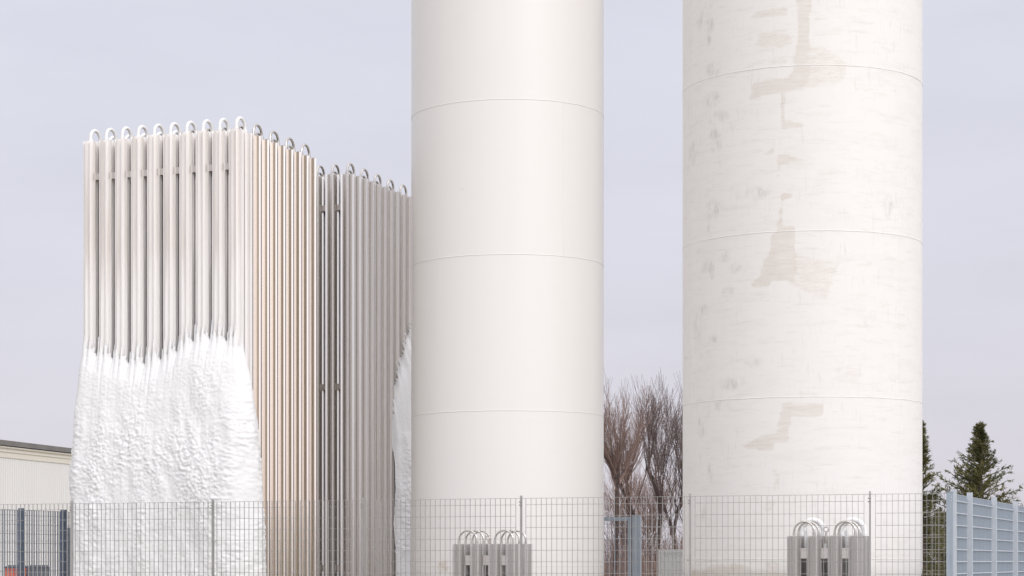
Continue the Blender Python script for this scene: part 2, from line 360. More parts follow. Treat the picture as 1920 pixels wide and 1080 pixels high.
PRIMER= [(0.9, [(-0.33, 8.53), (-0.14, 8.52), (-0.15, 8.2), (-0.16, 7.85), (-0.21, 7.61), (-0.33, 7.61), (-0.36, 7.66), (-0.33, 7.82), (-0.3, 8.01)]), (0.56, [(-0.18, 7.84), (0.0, 7.84), (0.14, 7.78), (0.32, 7.62), (0.29, 7.44), (0.14, 7.37), (-0.16, 7.32), (-0.43, 7.28), (-0.39, 7.42), (-0.33, 7.62)]), (0.85, [(-0.35, 7.61), (-0.16, 7.6), (-0.21, 7.38), (-0.47, 7.28), (-0.63, 7.27), (-0.86, 7.26), (-0.9, 7.19), (-0.92, 7.27), (-0.89, 7.33), (-0.86, 7.44), (-0.67, 7.47), (-0.43, 7.47), (-0.37, 7.54)]), (0.56, [(-0.11, 8.22), (0.03, 8.2), (0.04, 8.16), (-0.12, 8.15)]), (0.4, [(0.12, 8.17), (0.24, 8.16), (0.2, 8.13)]), (0.45, [(-1.11, 8.18), (-0.92, 8.21), (-0.92, 8.18), (-1.08, 8.14)]), (0.4, [(-0.92, 6.18), (-0.63, 6.17), (-0.63, 6.12), (-0.92, 6.06)]), (0.35, [(-0.88, 5.77), (-0.71, 5.77), (-0.71, 5.7), (-0.86, 5.73)]), (0.4, [(-0.12, 5.99), (0.08, 5.97), (0.04, 5.93), (-0.1, 5.95)]), (0.4, [(0.23, 5.95), (0.39, 5.92), (0.35, 5.9), (0.22, 5.9)]), (0.4, [(0.87, 5.99), (0.97, 6.12), (0.96, 5.86), (0.86, 5.82)]), (0.4, [(-0.47, 4.3), (-0.12, 4.25), (-0.16, 4.23), (-0.45, 4.27)]), (0.4, [(-0.37, 3.84), (-0.18, 3.83), (-0.19, 3.81), (-0.35, 3.82)]), (0.4, [(0.08, 3.44), (0.2, 3.44), (0.16, 3.34), (0.08, 3.32)]), (0.4, [(0.31, 3.38), (0.41, 3.38), (0.39, 3.31), (0.31, 3.33)]), (0.6, [(-0.89, 8.28), (-0.79, 8.33), (-0.42, 8.36), (-0.41, 8.22), (-0.9, 8.22)]), (0.6, [(-0.84, 7.88), (-0.79, 8.05), (-0.43, 8.1), (-0.33, 7.87), (-0.51, 7.83), (-0.84, 7.87)]), (0.56, [(-0.67, 7.72), (-0.43, 7.72), (-0.43, 7.62), (-0.67, 7.62)]), (0.9, [(-0.5, 7.28), (-0.46, 7.28), (-0.46, 6.96), (-0.14, 6.88), (-0.48, 6.84), (-0.51, 6.86)]), (0.9, [(-0.75, 6.56), (-0.58, 6.65), (-0.57, 6.55)]), (0.9, [(-0.55, 6.54), (-0.47, 6.54), (-0.15, 6.45), (-0.51, 6.42), (-0.53, 6.28), (-0.57, 6.28)]), (0.9, [(-0.57, 6.29), (-0.51, 6.29), (-0.52, 6.25), (-0.56, 6.25)]), (0.9, [(-0.49, 6.1), (-0.31, 6.03), (-0.48, 5.98), (-0.49, 5.88), (-0.49, 5.71), (-0.55, 5.69), (-0.53, 5.85)]), (1, [(-0.55, 5.69), (-0.33, 5.66), (-0.34, 5.48), (-0.33, 5.35), (-0.35, 5.01), (-0.51, 5.01), (-0.61, 5.02), (-0.67, 4.94), (-0.89, 4.94), (-0.86, 5.03), (-0.76, 5.07), (-0.73, 5.28), (-0.65, 5.3), (-0.63, 5.57), (-0.55, 5.6)]), (0.56, [(-0.35, 5.36), (-0.12, 5.27), (0.24, 5.25), (0.1, 4.92), (0.05, 4.74), (-0.19, 4.83), (-0.43, 4.97), (-0.37, 5.09)]), (0.45, [(0.41, 5.21), (0.65, 5.28), (0.66, 5.18), (0.39, 5.15)]), (0.56, [(-0.47, 3.61), (-0.16, 3.68), (0.08, 3.61), (-0.43, 3.6)]), (0.8, [(-0.49, 3.53), (0.03, 3.51), (-0.01, 3.34), (-0.38, 3.35), (-0.42, 3.03), (-0.58, 3.04), (-0.6, 2.93), (-0.88, 2.96), (-1.04, 2.99), (-0.79, 3.12), (-0.57, 3.17), (-0.53, 3.35)]), (0.6, [(-0.61, 2.93), (-0.57, 2.95), (-0.61, 2.76), (-0.51, 2.68), (-0.52, 2.56), (-0.57, 2.42), (-0.62, 2.43), (-0.58, 2.64), (-0.64, 2.66)]), (0.45, [(0.14, 3.98), (0.24, 4.04), (0.52, 3.9), (0.55, 3.85), (0.41, 3.74), (0.14, 3.77), (0.12, 3.86)]), (0.56, [(-0.65, 2.36), (-0.53, 2.34), (-0.63, 2.19), (-0.71, 2.18), (-0.79, 2.28)]), (0.35, [(-0.25, 2.97), (-0.06, 2.97), (-0.06, 2.87), (-0.21, 2.93)]), (0.4, [(0.06, 2.87), (0.5, 2.79), (0.48, 2.75), (0.06, 2.84)]), (0.8, [(-1.5, 1.9), (-1.45, 1.91), (-1.4, 1.88), (-1.26, 1.85), (-1.3, 1.81), (-1.36, 1.85), (-1.49, 1.86)]), (1, [(-1.97, 1.45), (-1.83, 1.49), (-1.75, 1.45), (-1.67, 1.5), (-1.47, 1.56), (-1.23, 1.54), (-1.14, 1.58), (-0.87, 1.52), (-0.66, 1.5), (-0.33, 1.47), (-0.33, 1.31), (-1.98, 1.3)])]
SCUFF= [(-1.61, 8.34, -1.45, 8.19), (-1.62, 8.13, -1.51, 8.03), (-1.79, 8.52, -1.7, 8.25), (-1.62, 8.73, -1.48, 8.49), (-1.57, 7.16, -1.2, 7.04), (-1.52, 6.8, -1.31, 6.7), (-1.66, 7.41, -1.34, 7.25), (-1.59, 7.78, -1.34, 7.63), (-1.54, 6.96, -1.34, 6.83), (-2.04, 6.89, -1.81, 6.6), (-1.34, 6.0, -1.22, 5.95), (-1.61, 6.08, -1.34, 5.84), (-1.56, 5.81, -1.45, 5.63), (-1.29, 5.41, -1.22, 5.32), (-1.73, 5.31, -1.42, 5.21), (-1.51, 5.23, -1.43, 5.12), (-1.29, 4.97, -1.15, 4.82), (-1.7, 4.79, -1.59, 4.69), (-1.88, 4.7, -1.68, 4.38), (-1.2, 5.24, -0.92, 5.16), (0.84, 6.07, 0.96, 5.82), (0.55, 4.6, 0.66, 4.44), (-1.51, 4.38, -1.39, 4.33), (-0.95, 6.16, -0.63, 6.05), (-1.73, 4.18, -1.52, 4.12), (-1.61, 4.21, -1.53, 4.01), (-1.73, 4.02, -1.66, 3.96), (-1.77, 3.43, -1.62, 3.15), (-1.62, 3.5, -1.55, 3.39), (-1.56, 2.82, -1.49, 2.58), (-0.95, 4.06, -0.75, 3.99), (-1.36, 3.85, -0.99, 3.74), (-1.42, 3.57, -1.2, 3.48), (-1.68, 2.26, -1.61, 2.11)]
T1S = [1.6-.0023*29.0, 1.6+.0666*29.0, 1.6+.1357*29.0, 1.6+.2043*29.0]
T1S.append(T1S[-1]+1.99)
T2S = [1.6+.0008*28.1, 1.6+.0709*28.1, 1.6+.1426*28.1, 1.6+.2140*28.1]
T2S.append(T2S[-1]+2.0)
def ang(cx, px):      # surface arc position is r*phi
    return px
tank('storage_tank', 1.0826, 28.980, 1.2887, T1S, 12.2,
     'clean cream white tank beside the tall finned evaporators, with smooth unstained paint', M['tank_clean'],
     primer=[(0.8, [(-1.05,1.6),(-0.88,1.62),(-0.86,1.45),(-1.06,1.42)])],
     rust=[(-0.97, 1.55, .09, .05, .5), (-0.66, 6.4, .03, .02, .25), (-.9, 1.5, .05, .04, .5)],
     vseams=[(0.72, T1S[2], T1S[3])])
tank('storage_tank', 4.8034, 27.686, 1.5115, T2S, 12.6,
     'wider scuffed white tank at the right with beige worn patches in its paint', M['tank_worn'],
     primer=PRIMER, scuff=SCUFF,
     rust=[(-2.05, T2S[0]-.01, .13, .012, 1), (-1.93, 1.47, .12, .06, .8), (-1.2, 1.5, .3, .05, .35), (-1.5, T2S[0]-.01, .14, .01, .5),
           (0.98, 7.38, .015, .010, .9), (1.02, 7.375, .012, .008, .7), (-.62, 1.55, .1, .06, .3), (-1.7, 1.4, .5, .08, .3)],
     vseams=[(1.10, T2S[0], T2S[2]), (-1.96, T2S[1], T2S[4])])

# ------------------------------------------------------------------ finned evaporators
def star_tube(name, Rf, z0, z1, tip=0.0035, hub=0.024, fins=8, rot=R(28)):
    """extruded star: fins run out to rounded tips, the valleys between them are hollow curves"""
    pts = []; da = 2*math.pi/fins
    for k in range(fins):
        a = rot + da*k; c, s = math.cos(a), math.sin(a)
        pts.append((Rf*c + tip*s, Rf*s - tip*c)); pts.append((Rf*c - tip*s, Rf*s + tip*c))
        for f, rr in ((0.07, 0.66), (0.17, 0.47), (0.32, 0.385), (0.5, 0.36), (0.68, 0.385), (0.83, 0.47), (0.93, 0.66)):
            q = a + da*f; e = max(rr*Rf, hub); pts.append((e*math.cos(q), e*math.sin(q)))
    mb = MB(); mb.prism(pts, z0, z1, True); me = mb.mesh(name); me.set_sharp_from_angle(angle=R(38)); return me
def bend_mesh(name, pitch, rt, z, axis='y', leg=0.045, lift=0.0):
    mb = MB(); h = pitch/2; pts = []
    def q(u, z_): return (0, u, z_) if axis == 'y' else (u, 0, z_)
    pts.append(q(-0, z - 0.05)); pts.append(q(0, z + leg))
    for k in range(1, 16):
        a = math.pi*k/15; pts.append(q(h - h*math.cos(a), z + leg + h*math.sin(a)*(1+lift)))
    pts.append(q(pitch, z - 0.05))
    mb.tube(pts, rt, 10)
    for u in (0, pitch):
        c = (0, u) if axis == 'y' else (u, 0)
        mb.cyl(c, rt*1.35, z + 0.002, z + leg*0.8, 10)
    return mb.mesh(name)

BR_LEVELS = [6.79, 4.16, 1.5]
def evaporator(loc, ncol, nrow, pa, pb, Rf, ztop, label, group, front_frost=False, small=False, alu='alu', frost_rows=()):
    t = empty('finned_evaporator', loc, RZ); tag(t, label, 'evaporator', group)
    m_tube = star_tube('finned_tube', Rf, 0.42, ztop); m_tube.materials.append(M[alu])
    m_fr = star_tube('finned_tube', Rf*1.01, 0.42, ztop, tip=0.0055, hub=0.030); m_fr.materials.append(M['frost'])
    rt = 0.0185 if not small else 0.0125
    for i in range(ncol):
        for j in range(nrow):
            fr = front_frost and (j == 0 or (i == 0 and j == 1))
            o = obj('finned_tube', m_fr if fr else m_tube, t, loc=(-i*pa, j*pb, 0))
            # every extrusion ends at its own height
            o.scale = (1, 1, 1 + (random.random()-0.5)*0.0022)
    if small:
        b0 = bend_mesh('return_bend', pa, rt, 0, 'x'); b0.materials.append(M['steel_bend'])
        b1 = bend_mesh('return_bend', pa*1.15, 0.032, 0, 'x', lift=0.05); b1.materials.append(M['frost_white'])
        for j in range(nrow):
            for i in range(1, ncol, 2):
                fr = j in frost_rows
                o = obj('return_bend', b1 if fr else b0, t, loc=(-i*pa - (0.0 if not fr else 0.02), j*pb, ztop))
                o.rotation_euler = (R(random.uniform(-1.2, 1.2)), 0, R(random.uniform(-1, 1)))
        eye = MB(); ex, ey = -(ncol-1)*pa/2, pb*0.4
        eye.tube([(ex + 0.028*math.cos(a), ey, ztop+0.075+0.028*math.sin(a)) for a in np.linspace(0, 6.28, 15)], 0.008, 6)
        eye.cyl((ex, ey), 0.012, ztop-0.1, ztop+0.048, 8)
        eye.build('lifting_eye', M['bracket'], t)
        if frost_rows:
            for i in (0, 2):
                fp = MB(); x = -i*pa - pa/2
                fp.cyl((x, pb*0.45), 0.022, ztop-0.17, ztop+0.06, 10, 0.026)
                fp.build('frosted_riser', M['frost_white'], t)
            fp = MB(); fp.cyl((-(ncol-1)*pa/2+.0, pb*0.25), 0.025, ztop-0.165, ztop-0.09, 10, 0.02); fp.build('frosted_riser', M['frost_white'], t)
    else:
        b0 = bend_mesh('return_bend', pb, rt, 0); b0.materials.append(M['steel_bend'])
        b1 = bend_mesh('return_bend', pb, rt*1.22, 0); b1.materials.append(M['frost_white'])
        for i in range(ncol):
            for j in range(0, nrow, 2):
                fr = front_frost and (j == 0 or (j == 2 and i > 4))
                o = obj('return_bend', b1 if fr else b0, t, loc=(-i*pa, j*pb, ztop))
                o.rotation_euler = (0, R(random.uniform(-.6, .6)), R(random.uniform(-1, 1)))
    # spacer clips in the gaps of the outer rows
    cl = MB(); cl.box(-0.055, 0.055, -0.014, 0.014, -0.042, 0.042); cl.box(-0.062, -0.050, -0.022, 0.022, -0.046, 0.046); cl.box(0.050, 0.062, -0.022, 0.022, -0.046, 0.046)
    cm = cl.mesh('spacer_clip'); cm.materials.append(M['bracket'])
    levels = BR_LEVELS if not small else [ztop-0.2]
    if small:
        cl = MB(); cl.box(-0.085, 0.085, -0.004, 0.004, -0.06, 0.06); cm = cl.mesh('spacer_clip'); cm.materials.append(M['alu_grey'])
    if not small:
        for z in levels:      # added plate that keeps skylight from the gaps below, set in from the faces
            pm = MB(); pm.box(-(ncol-1)*pa-0.0, 0.0, 0.0, (nrow-1)*pb, z-0.035, z-0.027); pm.build('shade_plate', M['bracket'], t)
    for z in levels:
        for i in range(ncol-1):
            obj('spacer_clip', cm, t, loc=(-(i+0.5)*pa, -0.012 if not small else 0.0, z))
    # base frame and feet
    X0, X1, Y0, Y1 = -(ncol-1)*pa-Rf, Rf, -Rf, (nrow-1)*pb+Rf
    fb = MB()
    fb.box(X0, X1, Y0, Y0+0.08, 0.32, 0.42); fb.box(X0, X1, Y1-0.08, Y1, 0.32, 0.42)
    fb.box(X0, X0+0.08, Y0+0.082, Y1-0.082, 0.322, 0.418); fb.box(X1-0.08, X1, Y0+0.082, Y1-0.082, 0.322, 0.418)
    fb.build('base_frame', M['alu_grey'], t)
    for x in (X0+0.06, X1-0.06):
        for y in (Y0+0.06, Y1-0.06):
            lg = MB(); lg.box(x-0.04, x+0.04, y-0.04, y+0.04, 0.09, 0.318); lg.box(x-0.08, x+0.08, y-0.08, y+0.08, 0.081, 0.0895)
            lg.build('leg', M['alu_grey'], t)
    return t

def lse(a, b, k): # smooth max
    m = np.maximum(a, b); return m + np.log(np.exp(k*(a-m)) + np.exp(k*(b-m)))/k
def nfield(Pt, scale, oct_=4, ridged=False):
    out = np.empty(len(Pt))
    for i, p in enumerate(Pt):
        v = Vector((p[0]*scale[0], p[1]*scale[1], p[2]*scale[2]))
        out[i] = mn.ridged_multi_fractal(v, 0.9, 2.1, oct_, 1.0, 2.0) if ridged else mn.fractal(v, 0.8, 2.1, oct_)
    return out
def ice_crust(parent, path, z_top, depth, tips, name='ice_crust', seed=0.0, finger=0.42, zstep=0.013, qstep=0.010, drop=0.16, zvis=1.35, zfold=0.5):
    """path: list of (x, y) along the envelope with rounded corners (outside on the right-hand side),
    z_top(q): ice edge height; depth(q, tau): how far it stands off the envelope; tips: [(q, recess)] fin tips it runs up"""
    pts = [np.array(p, float) for p in path]
    L = [0.0]
    for a, b in zip(pts, pts[1:]): L.append(L[-1] + np.linalg.norm(b-a))
    L = np.array(L); nq = int(L[-1]/qstep) + 1
    q = np.linspace(0, L[-1], nq)
    PX = np.interp(q, L, [p[0] for p in pts]); PY = np.interp(q, L, [p[1] for p in pts])
    def sm(v, n):
        k = np.ones(n)/n; vp = np.concatenate([np.full(n, v[0]), v, np.full(n, v[-1])]); return np.convolve(vp, k, 'same')[n:-n]
    tx, ty = np.gradient(PX, q), np.gradient(PY, q)
    tx, ty = sm(tx, 25), sm(ty, 25); l = np.hypot(tx, ty)+1e-9; NX, NY = -ty/l, tx/l
    zt = np.array([z_top(v) for v in q])
    zs = np.concatenate([np.arange(0.1, zvis, 0.06), np.arange(zvis, zt.max()+finger+0.05, zstep)])
    Q, Z = np.meshgrid(q, zs, indexing='ij')
    ZT = zt[:, None]; tau = ZT - Z
    body = depth(Q, np.maximum(tau, 0)) - 0.02 - 0.55*np.maximum(-tau, 0)**0.8
    fing = np.full_like(body, -1.0)
    for k, (qf, rec) in enumerate(tips):
        rr = random.Random(k*7+3+seed)
        fl = finger*(0.75 + 0.5*rr.random())
        th = -0.026 + 0.050*np.clip((tau+fl)/fl, 0, 1)**0.7 + depth(Q, np.maximum(tau, 0))*0.98 + 0.012*np.clip(tau*4, 0, 1)
        slope = 3.2 + 3*np.clip(-tau*3, 0, 1) - 3.0*np.clip((tau+0.12)/(zfold*(0.35+0.9*rr.random())), 0, 1)
        wd = 0.003 + 0.017*np.clip((tau+fl)/fl, 0, 1)
        dd = np.maximum(np.abs(Q-qf) - wd, 0)
        rec_t = rec*np.clip(1 - (tau+0.05)/0.25, 0, 1)
        f_ = th - rec_t - dd*slope - np.where(np.abs(Q-qf) > 0.16, 1.0, 0) + 0.012*np.clip(tau+0.3,0,1)
        fing = np.maximum(fing, np.where(tau < -fl, -1, f_))
    off = lse(body, fing, 90.0)
    # lumps: finer and stronger further down the mass
    lo = np.clip((tau-0.02)/0.9, 0.0, 1.0)
    base = np.stack([PX[:, None] + NX[:, None]*off + seed, PY[:, None] + NY[:, None]*off, Z], -1).reshape(-1, 3)
    act = (off.reshape(-1) > -drop*1.2)
    n1 = np.zeros(len(base)); n2 = np.zeros(len(base)); n3 = np.zeros(len(base))
    sel = base[act]
    n1[act] = nfield(sel, (2.1, 2.1, 0.9), 3)
    wx = nfield(sel, (1.7, 1.7, 1.7), 2); wy = nfield(sel + 31.7, (1.7, 1.7, 1.7), 2)
    warped = sel + np.stack([0.16*wx, 0.16*wy, 0.12*(wx-wy)], -1)
    n2[act] = nfield(warped, (11.0, 11.0, 9.5), 4, True)
    n3[act] = nfield(sel + 11.3, (20, 20, 30), 3)
    n1, n2, n3 = [v.reshape(Z.shape) for v in (n1, n2, n3)]
    patch = np.clip(0.62 + 1.1*n1, 0.3, 1.0)
    off = off + lo*(0.045*n1 + 0.0105*patch*(n2-1.0) + 0.015*patch*n3) + (1-lo)*np.where(tau > -0.1, 0.004*n3, 0.0015*n3)
    X = PX[:, None] + NX[:, None]*off; Y = PY[:, None] + NY[:, None]*off
    keep = off > np.where(tau > 0.0, -drop, -0.048 - 0.067*np.clip((tau+0.12)/0.12, 0, 1))
    V = np.stack([X, Y, Z], -1).reshape(-1, 3); nz = len(zs)
    i = np.arange(nq-1)[:, None]; j = np.arange(nz-1)[None]
    F = np.stack([i*nz+j, (i+1)*nz+j, (i+1)*nz+j+1, i*nz+j+1], -1)
    ok = (keep[:-1, :-1] & keep[1:, :-1] & keep[1:, 1:] & keep[:-1, 1:])
    F = F[ok]
    used = np.unique(F); remap = -np.ones(len(V), int); remap[used] = np.arange(len(used))
    me = bpy.data.meshes.new(name); me.from_pydata(V[used].tolist(), [], remap[F].tolist()); me.update()
    me.polygons.foreach_set('use_smooth', [True]*len(me.polygons))
    return obj(name, me, parent, M['ice'])

PITCH = 0.246; RF = 0.098; ZT_ = 7.275
v1 = evaporator(P(1.452, 1.72), 10, 10, PITCH, PITCH, RF, ZT_,
    'tall bank of finned tubes with its front buried in a thick white ice mass', 'tall banks of finned evaporator tubes', front_frost=True)
v2 = evaporator(P(1.435, 5.26), 10, 10, PITCH, PITCH, RF, ZT_,
    'grey tall bank of finned tubes half hidden behind the iced one, touching the clean tank', 'tall banks of finned evaporator tubes', alu='alu_grey')
v3 = evaporator(P(4.775+3*0.235+0.10, 1.02), 4, 3, 0.235, 0.228, 0.082, 1.81,
    'low grey finned unit with six bare hoops in front of the clean tank', 'low finned evaporator units behind the fence', small=True, alu='alu_small')
v4 = evaporator(P(8.92+3*0.235+0.10, 1.02), 4, 3, 0.235, 0.228, 0.082, 1.89,
    'low grey finned unit with white frosted hoops in front of the scuffed tank', 'low finned evaporator units behind the fence', small=True, alu='alu_small', frost_rows=(2,))

# ice on the front of the first bank. Path: right side (rear to front), round the corner, along the front, round, left side back.
XL = -9*PITCH
def corner_path(x0, x1, yf, yr_right, yr_left, rc):
    p = [(x1, yr_right)]
    for k in range(9):
        a = math.pi/2*k/8; p.append((x1 - rc + rc*math.cos(a), yf + rc - rc*math.sin(a)))
    for k in range(9):
        a = math.pi/2*k/8; p.append((x0 + rc - rc*math.sin(a), yf + rc - rc*math.cos(a)))
    p.append((x0, yr_left)); return p
yr = 0.50
path = corner_path(XL-RF, RF, -RF, yr, 1.6, 0.10)
q_side = (yr + RF - 0.10); q_c1 = q_side + 0.157; q_front0 = q_c1        # front starts at x = RF-0.10
flen = (RF-0.10) - (XL-RF+0.10)
q_of_x = lambda x: q_front0 + ((RF-0.10) - x)
q_left = q_front0 + flen
zt_pts = [(-0.05, 2.9), (0.0, 2.97), (0.2, 3.46), (0.4, 4.1), (q_side, 4.34), (q_c1, 4.40), (q_of_x(-0.25), 4.47), (q_of_x(-0.52), 4.48), (q_of_x(-0.75), 4.38), (q_of_x(-1.0), 4.24), (q_of_x(-1.3), 4.17),
          (q_of_x(-1.6), 4.20), (q_of_x(-1.9), 4.28), (q_of_x(-2.15), 4.33), (q_left+.1, 4.36), (q_left+1.5, 4.4)]
def z_top1(v): return float(np.interp(v, [a for a, b in zt_pts], [b for a, b in zt_pts]))
def depth1(Q, tau):
    D = np.interp(Q, [0, 0.12, q_side, q_c1, q_of_x(-0.6), q_of_x(-1.7), q_left, q_left+0.3, q_left+1.7], [0.02, 0.13, 0.30, 0.30, 0.22, 0.17, 0.13, 0.13, 0.12])
    return D*(1-np.exp(-tau/0.95))
tips = []
for i in range(10):
    for dx, rec in ((-0.086, 0.045), (-0.037, 0.007), (0.037, 0.007), (0.086, 0.045)):
        x = -i*PITCH + dx
        if -2.26 < x < 0.045: tips.append((q_of_x(x), rec))
tips += [(q_side+0.13, 0.0), (q_side+0.02, 0.0), (q_left+0.05, 0.0), (q_left+0.12, 0.0), (q_left+0.25, 0.0)]
ice_crust(v1, path, z_top1, depth1, tips)

# ice on the rear end of the second bank's right side
y0 = 6*PITCH - 0.02; yb = 9*PITCH + RF
path2 = [(RF-0.02, yb-0.02)]
path2 = [(RF-0.6, yb+0.02), (RF-0.08, yb+0.02)] + [(RF-0.08+0.08*math.sin(a), yb+0.02-0.08*(1-math.cos(a))) for a in np.linspace(0.2, 1.57, 6)] + [(RF, y0)]
Lb = 0.52 + 0.126
def z_top2(v):
    y = yb - 0.06 - (v - Lb)
    return float(np.interp(y, [y0, y0+0.12, y0+0.35, y0+0.60, yb-0.1, yb], [3.6, 4.15, 4.55, 5.0, 5.12, 5.15]))
def depth2(Q, tau):
    y = yb - 0.06 - (Q - Lb)
    return np.interp(y, [y0, y0+0.06, y0+0.35, yb], [0.0, 0.05, 0.17, 0.24])*(1-np.exp(-tau/0.6))
tips2 = []
for j in range(6, 10):
    for dy, rec in ((-0.037, 0.007), (0.037, 0.007)):
        y = j*PITCH + dy
        if y > y0: tips2.append((Lb + (yb-0.06-y), rec))
ice_crust(v2, path2[::-1][::-1], z_top2, depth2, tips2, seed=5, finger=0.3)

# ------------------------------------------------------------------ fences
FH = EYE + 0.724
def panel_mesh(length, bar_d=0.015, bar_w=0.0022, m='galv', rod_y=0.0):
    mb = MB(); n = max(int(round((length-0.124)/0.0631)), 1); x0 = 0.062; dx = (length-0.124)/n
    for k in range(n+1):
        x = x0 + k*dx; mb.box(x-bar_w/2, x+bar_w/2, -bar_d/2, bar_d/2, 0.12, FH)
    nf = len(mb.f)
    z = FH - 0.072
    while z > 0.14:
        mb.tube([(x0, rod_y, z), (length-0.062, rod_y, z)], 0.0026 if rod_y == 0 else 0.008, 5, False); z -= 0.132
    mb.box(0.004, length-0.004, -0.006, 0.006, FH+0.0005, FH+0.005)
    me = mb.mesh('mesh_panel'); me.materials.append(M[m])
    if rod_y:
        me.materials.append(M['galv_pale']); mi = np.zeros(len(me.polygons), int); mi[nf:] = 1; me.polygons.foreach_set('material_index', mi)
    return me
def fence_run(start, direction, n, label, skip_first=False, rod_y=0.0, post_off=0.012, m='galv', post=(0.008, 0.06), post_m='galv', lens=None, rz=None, group=None, top=0.035, bar_d=0.015, end_post=True):
    t = empty('mesh_fence', start, rz); tag(t, label, 'fence', group or 'metal grid fences round the yard')
    x = 0; lens = lens or [2.017]*n
    cache = {}
    def mk_post(x):
        mb = MB(); pw, pd = post
        mb.box(x-pw/2, x+pw/2, -pd/2+post_off, pd/2+post_off, 0, FH+top)
        for z in (FH-0.04, FH-0.075):
            mb.tube([(x-pw/2-0.012, -0.018, z), (x+pw/2+0.014, -0.018, z)], 0.008, 6)
            mb.box(x+pw/2, x+pw/2+0.006, -0.03, -0.006, z-0.012, z+0.012)
        mb.box(x-0.06, x+0.06, -0.06, 0.06, 0.0, 0.012)
        o = mb.build('post', M[post_m], t); return o
    for k, ln in enumerate(lens):
        if ln not in cache: cache[ln] = panel_mesh(ln, m=m, bar_d=bar_d, rod_y=rod_y)
        obj('mesh_panel', cache[ln], t, loc=(x, 0, 0))
        if not (k == 0 and skip_first): mk_post(x)
        x += ln
    if end_post: mk_post(x)
    return t
# front fence starts at the left corner (2.5 m left of the first visible post) and ends at the right corner
Lc = P(-2.5, 0)
front_len = 10.97
f1 = fence_run(Lc, None, 0, 'long pale grid fence across the whole foreground in front of the tanks', lens=[0.483]+[2.017]*6+[0.86], rz=RZ, end_post=False)
Rc = P(-2.5 + 0.483 + 6*2.017 + 0.86, 0)
RB = RZ + math.pi/2
f2 = fence_run(Rc, None, 0, 'blue-grey grid fence running back from the right-hand corner', m='galv_blue', post=(0.05, 0.06), post_off=-0.036, post_m='galv_pale',
               lens=[1.16]+[1.96]*4, rz=RB, top=0.045, bar_d=0.02, end_post=False, rod_y=-0.017)
cp = MB(); cp.box(-0.035, 0.035, -0.035, 0.035, 0, FH+0.015); cp.box(-0.04, 0.04, -0.04, 0.04, FH+0.0155, FH+0.02)
cp.build('post', M['galv_blue'], f2)
f3 = fence_run(Lc, None, 0, 'dark blue-grey grid fence running back at the left in front of the shed', m='galv_shaded', post=(0.07, 0.07), post_m='galv_shaded',
               lens=[2.72, 1.12, 2.0, 2.0, 0.78], rz=RB, top=0.03, bar_d=0.016)
TR = 8.62
rear = P(-2.5, TR)
# rear fence: leaves a gap for the gate
sg = 4.83
f4 = fence_run(P(sg+0.065, TR), None, 0, 'far grid fence seen between the tanks with a white sign on it', m='galv', post=(0.05, 0.06), post_m='galv',
               lens=[2.0, 2.0, 2.05], skip_first=True, rz=RZ, group='metal grid fences round the yard')
f5 = fence_run(rear, None, 0, 'far grid fence hidden behind the finned banks, left of the blue gate', m='galv', post=(0.05, 0.06), post_m='galv',
               lens=[2.0, 2.0, 1.48], rz=RZ, group='metal grid fences round the yard')
# gate with its posts in the rear line
gt = empty('yard_gate', P(sg, TR), RZ); tag(gt, 'blue-grey steel gate with a square post between the two tanks', 'gate')
mb = MB(); mb.box(-0.06, 0.06, -0.05, 0.05, 0, EYE+0.70); mb.box(-0.065, 0.065, -0.055, 0.055, EYE+0.7005, EYE+0.708); mb.build('gate_post', M['galv_blue'], gt)
mb = MB(); mb.box(-1.82, -1.70, -0.06, 0.06, 0, EYE+0.70); mb.build('gate_post', M['galv_blue'], gt)
leaf = MB()
for x in (-1.66, -0.14): leaf.box(x, x+0.05, -0.025, 0.025, 0.1, EYE+0.685)
leaf.box(-1.61, -0.14, -0.024, 0.024, EYE+0.625, EYE+0.684); leaf.box(-1.61, -0.14, -0.024, 0.024, 0.101, 0.16); leaf.box(-1.61, -0.14, -0.024, 0.024, 1.1, 1.15)
leaf.build('gate_leaf', M['galv_blue'], gt)
gi = panel_mesh(1.56, m='galv_shaded'); gi.transform(Matrix.Translation((0, 0, 0)) @ Matrix.Diagonal((1, 1, 0.93, 1))); obj('gate_mesh', gi, gt, loc=(-1.66, 0, 0.08))
mb = MB(); mb.box(-0.19, -0.13, -0.06, -0.026, 1.02, 1.2); mb.tube([(-0.16, -0.06, 1.1), (-0.16, -0.1, 1.1), (-0.27, -0.1, 1.1)], 0.01, 8); mb.build('gate_latch', M['bracket'], gt)

# white warning board fixed to the far side of the rear fence; we see the lettering reversed
ss = P(sg + 0.33, TR + 0.05)
sb = empty('warning_sign', ss, RZ); tag(sb, 'pale board on the far fence showing reversed lettering, beside the scuffed tank', 'sign')
mb = MB(); mb.box(0.0, 0.70, 0, 0.004, 1.0, EYE+0.18); mb.build('board', M['sign'], sb)
cu = bpy.data.curves.new('lettering', 'FONT'); cu.body = 'ATTENZIONE'; cu.size = 0.088; cu.extrude = 0.001; cu.align_x = 'CENTER'; cu.space_character = 1.22
to = bpy.data.objects.new('tmp', cu); COL.objects.link(to)
dg = bpy.context.evaluated_depsgraph_get(); tm = bpy.data.meshes.new_from_object(to.evaluated_get(dg)); bpy.data.objects.remove(to)
tm.transform(Matrix.Diagonal((-0.88, 1, 1, 1)))
tm.flip_normals()
tm.materials.clear(); tm.materials.append(M['sign_text'])
obj('lettering', tm, sb, loc=(0.36, -0.0015, EYE+0.075), rot=(R(90), 0, 0))

